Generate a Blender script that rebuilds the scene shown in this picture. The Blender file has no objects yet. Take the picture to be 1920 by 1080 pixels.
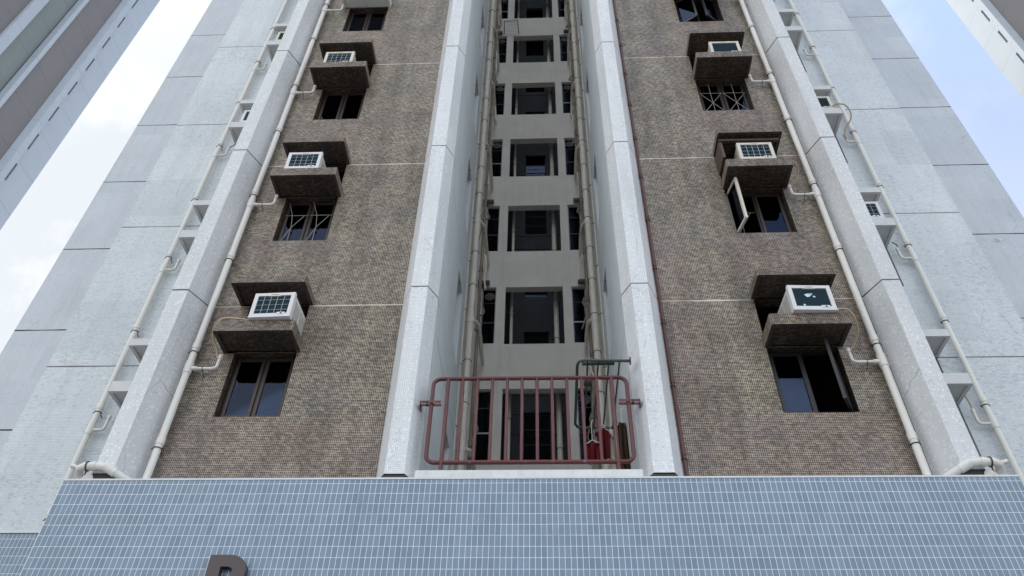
import bpy, math, random
from mathutils import Vector, Matrix
R = math.radians
random.seed(7)
S = bpy.context.scene
C = S.collection
# ------------------------------------------------------------ camera
cam = bpy.data.objects.new('camera', bpy.data.cameras.new('camera'))
C.objects.link(cam); S.camera = cam
def cam_axes(f=1446.627, vx=996.690, vy=-1000.914, psi=-0.0556068):
    U = Vector((vx-960, 540-vy, -f)).normalized()
    F = Vector((0, 0, -1)); F = (F - F.dot(U)*U).normalized()
    Rr = F.cross(U)
    X = math.cos(psi)*Rr + math.sin(psi)*F
    Y = -math.sin(psi)*Rr + math.cos(psi)*F
    return X, Y, U
X_, Y_, U_ = cam_axes()
M = Matrix(((X_[0], X_[1], X_[2]), (Y_[0], Y_[1], Y_[2]), (U_[0], U_[1], U_[2])))
cam.matrix_world = M.to_4x4()            # camera (eye) at the origin, pavement 1.6 m below
cam.data.sensor_width = 36; cam.data.lens = 1446.627/1920*36
cam.data.clip_start = .05; cam.data.clip_end = 3000
# ------------------------------------------------------------ sky and sun
SUN_EL, SUN_AZ = R(60), R(-8)           # azimuth measured from +Y towards +X : behind the tower, to the left
W = bpy.data.worlds.new('World'); S.world = W; W.use_nodes = True
nt = W.node_tree; nt.nodes.clear()
def N(t, kind, **kw):
    n = t.nodes.new(kind)
    for k, v in kw.items(): setattr(n, k, v)
    return n
sky = N(nt, 'ShaderNodeTexSky'); sky.sky_type = 'NISHITA'; sky.sun_disc = False
sky.sun_elevation = SUN_EL; sky.sun_rotation = SUN_AZ; sky.air_density = 1.0; sky.dust_density = .8; sky.ozone_density = 1.6
tc = N(nt, 'ShaderNodeTexCoord'); sep = N(nt, 'ShaderNodeSeparateXYZ'); nt.links.new(tc.outputs['Generated'], sep.inputs[0])
mp = N(nt, 'ShaderNodeMapping'); mp.inputs['Scale'].default_value = (1, 1, 2.2); nt.links.new(tc.outputs['Generated'], mp.inputs[0])
no = N(nt, 'ShaderNodeTexNoise'); no.inputs['Scale'].default_value = 2.6; no.inputs['Detail'].default_value = 8; no.inputs['Roughness'].default_value = .55
nt.links.new(mp.outputs[0], no.inputs[0])
def mth(t, op, a, b=None, c=None, clamp=False):
    n = N(t, 'ShaderNodeMath', operation=op); n.use_clamp = clamp
    for i, v in enumerate((a, b, c)):
        if v is None: continue
        if isinstance(v, (int, float)): n.inputs[i].default_value = v
        else: t.links.new(v, n.inputs[i])
    return n.outputs[0]
# cloud cover: thin bright cloud towards the sun on the left, clear on the right, thicker low down on the right
e = mth(nt, 'MULTIPLY_ADD', sep.outputs[0], -1.15, -.75)
e = mth(nt, 'MULTIPLY_ADD', no.outputs[0], 2.2, e)
cover = mth(nt, 'MAXIMUM', mth(nt, 'MULTIPLY', e, 1.6, clamp=True), mth(nt, 'MULTIPLY_ADD', sep.outputs[0], -1.1, .30, clamp=True))
low = mth(nt, 'MULTIPLY_ADD', sep.outputs[2], -2.9, 2.35, clamp=True)
cover = mth(nt, 'MAXIMUM', cover, mth(nt, 'MULTIPLY', low, 1.0))
mix = N(nt, 'ShaderNodeMix', data_type='RGBA')
nt.links.new(cover, mix.inputs[0]); nt.links.new(sky.outputs[0], mix.inputs[6]); puff = N(nt, 'ShaderNodeTexNoise'); puff.inputs['Scale'].default_value = 7; puff.inputs['Detail'].default_value = 9; puff.inputs['Roughness'].default_value = .6
nt.links.new(tc.outputs['Generated'], puff.inputs[0])
pr_ = N(nt, 'ShaderNodeValToRGB'); pr_.color_ramp.elements[0].position = .5; pr_.color_ramp.elements[1].position = .64
pr_.color_ramp.elements[0].color = (3.75, 3.98, 4.2, 1); pr_.color_ramp.elements[1].color = (4.7, 4.7, 4.7, 1)
nt.links.new(puff.outputs[0], pr_.inputs[0]); nt.links.new(pr_.outputs[0], mix.inputs[7])
bg = N(nt, 'ShaderNodeBackground'); bg.inputs[1].default_value = 0.15
# sky gain added behind the camera, out of view, to brighten the shaded facade
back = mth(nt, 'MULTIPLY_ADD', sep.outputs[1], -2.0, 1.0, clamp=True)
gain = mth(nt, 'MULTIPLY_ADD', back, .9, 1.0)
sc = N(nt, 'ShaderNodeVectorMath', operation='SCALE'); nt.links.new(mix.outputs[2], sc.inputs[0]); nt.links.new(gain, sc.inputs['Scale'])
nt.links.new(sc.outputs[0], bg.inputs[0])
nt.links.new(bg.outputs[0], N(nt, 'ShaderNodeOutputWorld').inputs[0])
sun = bpy.data.objects.new('sun', bpy.data.lights.new('sun', 'SUN')); C.objects.link(sun)
sun.data.energy = 3.0; sun.data.angle = R(.5); sun.data.color = (1, .95, .88)
sd = Vector((math.sin(SUN_AZ)*math.cos(SUN_EL), math.cos(SUN_AZ)*math.cos(SUN_EL), math.sin(SUN_EL)))
sun.rotation_euler = (-sd).to_track_quat('-Z', 'Y').to_euler()
S.view_settings.view_transform = 'Standard'; S.view_settings.look = 'None'
S.view_settings.exposure = 0.62; S.view_settings.gamma = 1
S.render.engine = 'CYCLES'

# ------------------------------------------------------------ materials
MATS = {}
def lin(r, g, b):
    f = lambda c: (c/255/12.92 if c/255 <= .04045 else ((c/255+.055)/1.055)**2.4)
    return (f(r), f(g), f(b), 1)
def new_mat(name):
    m = bpy.data.materials.new(name); m.use_nodes = True
    t = m.node_tree; b = t.nodes['Principled BSDF']; MATS[name] = m
    return m, t, b
def ramp(t, fac, stops, interp='LINEAR'):
    r = N(t, 'ShaderNodeValToRGB'); r.color_ramp.interpolation = interp
    el = r.color_ramp.elements
    while len(el) < len(stops): el.new(0.5)
    for e_, (p, c) in zip(el, stops): e_.position = p; e_.color = c if len(c) == 4 else (*c, 1)
    t.links.new(fac, r.inputs[0]); return r.outputs[0]
def mixc(t, fac, a, b, mode='MIX'):
    n = N(t, 'ShaderNodeMix', data_type='RGBA', blend_type=mode)
    for i, v in ((0, fac), (6, a), (7, b)):
        if isinstance(v, (int, float)): n.inputs[i].default_value = v
        elif isinstance(v, tuple): n.inputs[i].default_value = v
        else: t.links.new(v, n.inputs[i])
    return n.outputs[2]
def noise(t, vec, scale, detail=3, rough=.55, stretch=None):
    if stretch:
        m_ = N(t, 'ShaderNodeMapping'); m_.inputs['Scale'].default_value = stretch; t.links.new(vec, m_.inputs[0]); vec = m_.outputs[0]
    n = N(t, 'ShaderNodeTexNoise'); n.inputs['Scale'].default_value = scale; n.inputs['Detail'].default_value = detail; n.inputs['Roughness'].default_value = rough
    t.links.new(vec, n.inputs[0]); return n.outputs[0]
def tile_nodes(t, tw, th, gw):
    """UV is in metres. returns uv, cell vector, grout mask (0..1)"""
    uv = N(t, 'ShaderNodeUVMap').outputs[0]
    s = N(t, 'ShaderNodeVectorMath', operation='MULTIPLY'); t.links.new(uv, s.inputs[0]); s.inputs[1].default_value = (1/tw, 1/th, 0)
    fl = N(t, 'ShaderNodeVectorMath', operation='FLOOR'); t.links.new(s.outputs[0], fl.inputs[0])
    fr = N(t, 'ShaderNodeVectorMath', operation='FRACTION'); t.links.new(s.outputs[0], fr.inputs[0])
    sp = N(t, 'ShaderNodeSeparateXYZ'); t.links.new(fr.outputs[0], sp.inputs[0])
    g = mth(t, 'MAXIMUM', mth(t, 'LESS_THAN', sp.outputs[0], gw/tw), mth(t, 'LESS_THAN', sp.outputs[1], gw/th))
    return uv, fl.outputs[0], g
def white(t, vec, mul=None):
    n = N(t, 'ShaderNodeTexWhiteNoise', noise_dimensions='3D')
    if mul:
        m_ = N(t, 'ShaderNodeVectorMath', operation='ADD'); t.links.new(vec, m_.inputs[0]); m_.inputs[1].default_value = mul; vec = m_.outputs[0]
    t.links.new(vec, n.inputs[0]); return n.outputs[0]
def joints(t, uv, z0, half, period=2.79, wob=.004):
    sp = N(t, 'ShaderNodeSeparateXYZ'); t.links.new(uv, sp.inputs[0])
    nz = noise(t, uv, 3.0, 3)
    z = mth(t, 'ADD', sp.outputs[1], mth(t, 'MULTIPLY_ADD', nz, wob*2, -wob - z0 + period*40))
    f = mth(t, 'MODULO', z, period)
    d = mth(t, 'MINIMUM', f, mth(t, 'SUBTRACT', period, f))
    nn = noise(t, uv, 1.1, 2, stretch=(1, .2, 1))
    w = mth(t, 'MULTIPLY_ADD', nn, half*1.6, half*.2)
    return mth(t, 'LESS_THAN', d, w)
def brown_mosaic(name, grout, stops, dirt=.35, jointc=None, gw=.0050, spk=1.0):
    m, t, b = new_mat(name)
    uv, cell, g = tile_nodes(t, .0205, .0205, gw)
    w1 = white(t, cell)
    wg = mth(t, 'MULTIPLY_ADD', noise(t, cell, .42, 2, .6, stretch=(.8, 1.2, 1)), 2.4, -.7, clamp=True)
    wg2 = mth(t, 'MULTIPLY_ADD', noise(t, cell, .33, 2, .6, stretch=(1, 1.3, 1)), 2.4, -.7, clamp=True)
    pq = N(t, 'ShaderNodeVectorMath', operation='MULTIPLY_ADD'); t.links.new(cell, pq.inputs[0]); pq.inputs[1].default_value = (.5, 1, 1)
    rowv = N(t, 'ShaderNodeCombineXYZ'); sc_ = N(t, 'ShaderNodeSeparateXYZ'); t.links.new(cell, sc_.inputs[0]); rw = N(t, 'ShaderNodeTexWhiteNoise', noise_dimensions='1D'); t.links.new(sc_.outputs[1], rw.inputs['W'])
    t.links.new(mth(t, 'MULTIPLY', rw.outputs[0], 3.0), rowv.inputs[0]); t.links.new(rowv.outputs[0], pq.inputs[2])
    pf = N(t, 'ShaderNodeVectorMath', operation='FLOOR'); t.links.new(pq.outputs[0], pf.inputs[0]); pair = white(t, pf.outputs[0], (.5, .5, 2))
    big = noise(t, uv, 2.2, 4, .6)
    mid = noise(t, uv, 9, 3, .6)
    k = mth(t, 'ADD', mth(t, 'MULTIPLY_ADD', wg, .40, mth(t, 'MULTIPLY', w1, .45)), mth(t, 'MULTIPLY_ADD', mid, .9, -.40), clamp=True)
    c = ramp(t, k, stops)
    c = mixc(t, mth(t, 'MULTIPLY', mth(t, 'LESS_THAN', pair, .34), .40*spk), c, (.006, .005, .006, 1))
    c = mixc(t, mth(t, 'MULTIPLY', mth(t, 'GREATER_THAN', pair, .88), .26*spk), c, lin(150, 120, 84))
    hue = noise(t, uv, 1.7, 3, .5)
    c = mixc(t, mth(t, 'MULTIPLY_ADD', hue, 2.6, -1.25, clamp=True), c, mixc(t, .5, c, lin(70, 74, 96)))
    gr = mixc(t, mth(t, 'MULTIPLY_ADD', big, 3.0, -1.1, clamp=True), grout, tuple(x*.62 for x in grout[:3])+(1,))
    gr = mixc(t, mth(t, 'MULTIPLY_ADD', wg2, 1.5, -.45, clamp=True), gr, mixc(t, .5, gr, (.05, .04, .038, 1)))
    gr = mixc(t, mth(t, 'MULTIPLY', mth(t, 'GREATER_THAN', white(t, cell, (3.1, 9.2, 4.0)), .86), .75), gr, mixc(t, .6, gr, lin(160, 122, 74)))
    gr = mixc(t, mth(t, 'MULTIPLY', mth(t, 'LESS_THAN', pair, .34), .26*spk), gr, (.05, .045, .04, 1))
    gr = mixc(t, mth(t, 'MULTIPLY', mth(t, 'GREATER_THAN', pair, .7), .18*spk), gr, lin(232, 222, 200))
    c = mixc(t, g, c, gr)
    if jointc:
        c = mixc(t, joints(t, uv, 6.28, .009), c, jointc)
    st = noise(t, uv, 1.0, 5, .65, stretch=(3.5, .5, 1))
    c = mixc(t, mth(t, 'MULTIPLY_ADD', st, 2.4, -1.0, clamp=True), c, mixc(t, dirt, c, (.018, .014, .012, 1)))
    t.links.new(c, b.inputs['Base Color'])
    t.links.new(mth(t, 'MULTIPLY_ADD', g, .35, .42), b.inputs['Roughness'])
    b.inputs['Specular IOR Level'].default_value = .35
    return m
BST = [(0, lin(8, 7, 8)), (.3, lin(20, 16, 16)), (.52, lin(44, 32, 29)), (.68, lin(36, 38, 52)), (.84, lin(80, 58, 42)), (1, lin(128, 102, 70))]
brown_mosaic('mosaic_brown', lin(208, 196, 174), BST, .6, lin(205, 196, 182), spk=1.25)
brown_mosaic('mosaic_reddish', lin(196, 182, 168), [(0, lin(20, 15, 15)), (.35, lin(52, 36, 33)), (.7, lin(78, 58, 49)), (1, lin(120, 96, 76))], .6, lin(178, 168, 156))
brown_mosaic('mosaic_ledge_shaded', lin(84, 72, 60), [(0, lin(10, 8, 8)), (.4, lin(26, 19, 18)), (.8, lin(44, 33, 28)), (1, lin(70, 56, 46))], .85, spk=.55)  # ledge soffit mosaic, shade put into its darkened colours; reveals share it
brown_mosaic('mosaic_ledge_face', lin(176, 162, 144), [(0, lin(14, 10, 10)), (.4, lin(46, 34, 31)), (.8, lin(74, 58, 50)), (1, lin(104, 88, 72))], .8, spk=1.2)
def pale_mosaic(name, base, dark, lightc, dens=.5, joint=None, jz=6.27, tile=.022, gr=.0028, jh=.009, patch=.5, grime=.4, aspect=1.0, group=1.0):
    m, t, b = new_mat(name)
    uv, cell, g = tile_nodes(t, tile*aspect, tile, gr)
    q_ = N(t, 'ShaderNodeVectorMath', operation='MULTIPLY'); t.links.new(cell, q_.inputs[0]); q_.inputs[1].default_value = (1/group, 1, 1)
    q2_ = N(t, 'ShaderNodeVectorMath', operation='FLOOR'); t.links.new(q_.outputs[0], q2_.inputs[0]); cell = q2_.outputs[0]
    w1 = white(t, cell); w2 = white(t, cell, (5.3, 2.1, 7))
    # chance of an odd-coloured tile varies from area to area
    area = noise(t, uv, .9, 3, .6)
    clus = noise(t, cell, .35, 2, .5, stretch=(.6, 1.2, 1))
    p = mth(t, 'ADD', mth(t, 'MULTIPLY_ADD', area, 1.0, -.72), mth(t, 'MULTIPLY_ADD', clus, 1.4, -.55+dens*.3))
    odd = mth(t, 'LESS_THAN', w1, p)
    c = mixc(t, mth(t, 'MULTIPLY', odd, mth(t, 'MULTIPLY_ADD', w2, .5, .45)), base, dark)
    c = mixc(t, mth(t, 'MULTIPLY', mth(t, 'GREATER_THAN', w2, .9), .6), c, lightc)
    # repaired rectangles
    pq = N(t, 'ShaderNodeVectorMath', operation='MULTIPLY'); t.links.new(uv, pq.inputs[0]); pq.inputs[1].default_value = (.86, 1.075, 0)
    pf = N(t, 'ShaderNodeVectorMath', operation='FLOOR'); t.links.new(pq.outputs[0], pf.inputs[0])
    pw = N(t, 'ShaderNodeTexWhiteNoise', noise_dimensions='3D'); t.links.new(pf.outputs[0], pw.inputs[0])
    sv = N(t, 'ShaderNodeSeparateColor'); t.links.new(pw.outputs['Color'], sv.inputs[0])
    c = mixc(t, mth(t, 'MULTIPLY', mth(t, 'GREATER_THAN', sv.outputs[0], .78), patch*.45), c, dark)
    c = mixc(t, mth(t, 'MULTIPLY', mth(t, 'LESS_THAN', sv.outputs[1], .2), patch*.45), c, lightc)
    gtone = noise(t, uv, .7, 2)
    c = mixc(t, mth(t, 'MULTIPLY', g, mth(t, 'MULTIPLY_ADD', gtone, 1.6, -.3, clamp=True)), c, lin(126, 132, 134))
    st = noise(t, uv, 1.0, 6, .65, stretch=(4, .35, 1))
    c = mixc(t, mth(t, 'MULTIPLY_ADD', st, 2.2, -1.0, clamp=True), c, mixc(t, grime, c, lin(120, 120, 112)))
    fine = noise(t, uv, 26, 3, .7)
    c = mixc(t, mth(t, 'MULTIPLY_ADD', fine, 1.6, -.75, clamp=True), c, mixc(t, .12, c, lin(120, 122, 120)))
    # fine cracks in the screed behind the tiles, here and there
    dn = N(t, 'ShaderNodeTexNoise'); dn.inputs['Scale'].default_value = 2.5; dn.inputs['Detail'].default_value = 5; t.links.new(uv, dn.inputs[0])
    dv = N(t, 'ShaderNodeVectorMath', operation='SCALE'); t.links.new(dn.outputs['Color'], dv.inputs[0]); dv.inputs['Scale'].default_value = .22
    da = N(t, 'ShaderNodeVectorMath', operation='ADD'); t.links.new(uv, da.inputs[0]); t.links.new(dv.outputs[0], da.inputs[1])
    dm = N(t, 'ShaderNodeMapping'); dm.inputs['Scale'].default_value = (1.6, .55, 1); t.links.new(da.outputs[0], dm.inputs[0])
    ce = N(t, 'ShaderNodeTexVoronoi', feature='DISTANCE_TO_EDGE'); ce.inputs['Scale'].default_value = 1.0; t.links.new(dm.outputs[0], ce.inputs[0])
    cm_ = mth(t, 'MULTIPLY', mth(t, 'LESS_THAN', ce.outputs[0], .003), mth(t, 'GREATER_THAN', noise(t, uv, .8, 2), .6))
    c = mixc(t, mth(t, 'MULTIPLY', cm_, .5), c, lin(84, 82, 80))
    if joint:
        c = mixc(t, joints(t, uv, jz, jh), c, joint)
    t.links.new(c, b.inputs['Base Color']); b.inputs['Roughness'].default_value = .5; b.inputs['Specular IOR Level'].default_value = .4
    return m
JD = lin(48, 44, 44)
pale_mosaic('pier_mosaic', lin(208, 209, 210), lin(186, 190, 194), lin(232, 234, 236), .2, lin(70, 68, 68), 6.30, jh=.011, grime=.25, patch=.25)
pale_mosaic('fin_mosaic', lin(216, 218, 220), lin(190, 198, 203), lin(236, 238, 240), .25, lin(84, 82, 82), 6.30, jh=.010, grime=.32, patch=.15)
pale_mosaic('wing_mosaic', lin(196, 203, 207), lin(174, 182, 188), lin(212, 216, 218), .8, lin(84, 82, 82), 6.25, patch=.6, grime=.3, group=1.5)
pale_mosaic('outer_mosaic', lin(188, 194, 201), lin(174, 181, 190), lin(200, 205, 210), .3, JD, 6.09, jh=.017, patch=.7, grime=.25, group=2.0)
def plain(name, col, rough=.6, met=0, var=.15, scale=4, streak=0, spec=.5, dirt=(0.02, .018, .015, 1), bump=0, joint=None, jz=6.3):
    m, t, b = new_mat(name)
    uv = N(t, 'ShaderNodeUVMap').outputs[0]
    n = noise(t, uv, scale, 5, .6)
    c = mixc(t, mth(t, 'MULTIPLY_ADD', n, 2.2, -.75, clamp=True), col, mixc(t, var, col, dirt))
    if streak:
        s = noise(t, uv, 1.0, 6, .7, stretch=(9, .45, 1))
        c = mixc(t, mth(t, 'MULTIPLY_ADD', s, 3.2, -1.6, clamp=True), c, mixc(t, streak, c, dirt))
        s2 = noise(t, uv, 1.0, 3, .6, stretch=(22, .8, 1))
        c = mixc(t, mth(t, 'MULTIPLY_ADD', s2, 5, -3.0, clamp=True), c, mixc(t, streak*.6, c, lin(235, 238, 238)))
    if joint: c = mixc(t, joints(t, uv, jz, .008), c, joint)
    t.links.new(c, b.inputs['Base Color'])
    b.inputs['Roughness'].default_value = rough; b.inputs['Metallic'].default_value = met; b.inputs['Specular IOR Level'].default_value = spec
    if bump:
        bp = N(t, 'ShaderNodeBump'); bp.inputs['Strength'].default_value = bump; bp.inputs['Distance'].default_value = .01
        t.links.new(noise(t, uv, scale*12, 4), bp.inputs['Height']); t.links.new(bp.outputs[0], b.inputs['Normal'])
    return m
plain('well_side_paint', lin(200, 206, 208), .7, joint=lin(110, 114, 116), jz=5.83, var=.12, scale=1.2, streak=.16, dirt=lin(70, 76, 76))
plain('well_back_paint', lin(224, 221, 215), .75, var=.16, scale=1.5, streak=.14, dirt=lin(60, 58, 54))
plain('shaft_paint', lin(120, 126, 132), .8, var=.3, scale=1.5, streak=.2)
plain('white_render', lin(214, 215, 214), .7, var=.25, scale=6, streak=.25, dirt=lin(90, 84, 76))
plain('ledge_white', lin(200, 202, 202), .6, var=.2, scale=5, streak=.2, dirt=lin(110, 108, 100))
plain('pipe_white', lin(214, 212, 206), .42, var=.16, scale=2, streak=.15, dirt=lin(110, 106, 98))
plain('pipe_old', lin(242, 237, 226), .5, var=.25, scale=5, streak=.25, dirt=lin(70, 60, 50))
plain('pipe_grimy', lin(150, 138, 124), .65, var=.6, scale=9, streak=.5, dirt=lin(38, 32, 28))
plain('clamp_rust', lin(70, 62, 60), .6, .3, var=.5, scale=20)
plain('red_paint', lin(90, 34, 36), .42, var=.6, scale=22, streak=.25, dirt=lin(58, 34, 28), bump=.15)
plain('red_pipe', lin(92, 52, 50), .5, var=.3, scale=7)
plain('olive_paint', lin(64, 66, 56), .45, var=.3, scale=7)
plain('green_trim', lin(28, 58, 50), .5)
plain('frame_bronze', lin(60, 51, 48), .4, .35, var=.3, scale=8)
plain('frame_alu', lin(150, 152, 152), .35, .6, var=.2, scale=8)
plain('frame_dark', lin(34, 34, 38), .4, .2, var=.3, scale=8)
plain('grille_metal', lin(150, 146, 136), .5, 0, var=.3)
plain('ac_plastic', lin(208, 207, 208), .38, var=.12, scale=5, dirt=lin(160, 150, 130))
plain('ac_aged', lin(206, 200, 188), .45, var=.3, scale=6, streak=.35, dirt=lin(140, 124, 98))
plain('ac_side', lin(176, 166, 150), .6, var=.4, scale=6)
plain('ac_fins', lin(30, 68, 82), .45, .1, var=.4, scale=14)
plain('ac_wire', lin(170, 182, 190), .4, .3)
plain('ac_stain', lin(190, 220, 232), .5)
plain('pane_dull', lin(26, 32, 42), .6, spec=.1)
plain('rim_dark', lin(66, 58, 52), .8, var=.6, scale=14, streak=.4, dirt=lin(20, 18, 16))
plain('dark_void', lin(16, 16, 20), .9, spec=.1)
plain('interior_paint', lin(70, 66, 62), .9, spec=.1)
plain('louver_brown', lin(76, 60, 50), .6, var=.4, scale=12)
plain('base_trim', lin(46, 36, 36), .6, var=.3)
plain('hose_beige', lin(176, 160, 130), .6)
plain('hose_dark', lin(50, 46, 44), .6)
plain('fan_grey', lin(96, 98, 98), .6, var=.5, scale=16)
plain('cloth_red', lin(100, 18, 30), .85, var=.4, scale=14, spec=.2)
plain('cloth_brown', lin(74, 56, 46), .9, var=.5, scale=10, spec=.1)
plain('cloth_black', lin(24, 26, 34), .9, var=.4, scale=14, spec=.1)
plain('plastic_white', lin(225, 225, 225), .4)
plain('letter_brown', lin(74, 66, 68), .5, .2, var=.12, scale=20)
plain('white_grout', lin(205, 210, 214), .7, var=.2, scale=8)
plain('asphalt', (.05, .05, .052, 1), .9, var=.4, scale=.8, bump=.4)
plain('paving', lin(140, 136, 130), .85, var=.3, scale=1.5)
plain('far_brown', lin(140, 136, 137), .7, var=.14, scale=.5, dirt=lin(84, 80, 82), joint=lin(78, 70, 72), jz=6.1)
plain('far_green', lin(150, 158, 156), .75, var=.18, scale=.5, dirt=lin(86, 94, 92), joint=lin(70, 74, 74), jz=6.1)
plain('far_white', lin(196, 206, 216), .6, var=.2, scale=.6, dirt=lin(150, 164, 178), joint=lin(120, 128, 134), jz=6.1)
plain('roofing', (.12, .12, .12, 1), .9)
# blue facing tiles
m, t, b = new_mat('blue_tile')
uv, cell, g = tile_nodes(t, .0497, .0994, .0044)
w1 = white(t, cell); big = noise(t, uv, 1.1, 3)
c = ramp(t, w1, [(0, lin(102, 122, 141)), (.5, lin(109, 129, 148)), (1, lin(116, 136, 154))])
c = mixc(t, mth(t, 'MULTIPLY_ADD', big, 2.4, -.9, clamp=True), c, mixc(t, .25, c, lin(84, 100, 114)))
gm = noise(t, uv, 2.6, 4, .7)
gc = mixc(t, mth(t, 'MULTIPLY_ADD', gm, 4, -2.2, clamp=True), lin(214, 222, 230), lin(146, 160, 175))
c = mixc(t, g, c, gc)
s_ = noise(t, uv, 1.0, 5, .7, stretch=(5, .6, 1))
c = mixc(t, mth(t, 'MULTIPLY_ADD', s_, 3, -1.6, clamp=True), c, mixc(t, .32, c, lin(66, 76, 82)))
t.links.new(c, b.inputs['Base Color'])
t.links.new(mth(t, 'MULTIPLY_ADD', g, .45, .3), b.inputs['Roughness'])
bp = N(t, 'ShaderNodeBump'); bp.inputs['Strength'].default_value = .5; bp.inputs['Distance'].default_value = .003
t.links.new(mth(t, 'SUBTRACT', mth(t, 'MULTIPLY', w1, .3), g), bp.inputs['Height']); t.links.new(bp.outputs[0], b.inputs['Normal'])
# glass: a dark room shows through it, the sky reflects in it
m, t, b = new_mat('glass')
t.nodes.remove(b); out = [n for n in t.nodes if n.type == 'OUTPUT_MATERIAL'][0]
tr = N(t, 'ShaderNodeBsdfTransparent'); tr.inputs[0].default_value = (.62, .66, .7, 1)
gl = N(t, 'ShaderNodeBsdfGlossy'); gl.inputs['Roughness'].default_value = .03; gl.inputs[0].default_value = (.16, .20, .30, 1)
fr = N(t, 'ShaderNodeFresnel'); fr.inputs[0].default_value = 1.55
mx = N(t, 'ShaderNodeMixShader'); t.links.new(mth(t, 'MULTIPLY_ADD', fr.outputs[0], 1.5, .04, clamp=True), mx.inputs[0])
t.links.new(tr.outputs[0], mx.inputs[1]); t.links.new(gl.outputs[0], mx.inputs[2]); t.links.new(mx.outputs[0], out.inputs[0])

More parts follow.
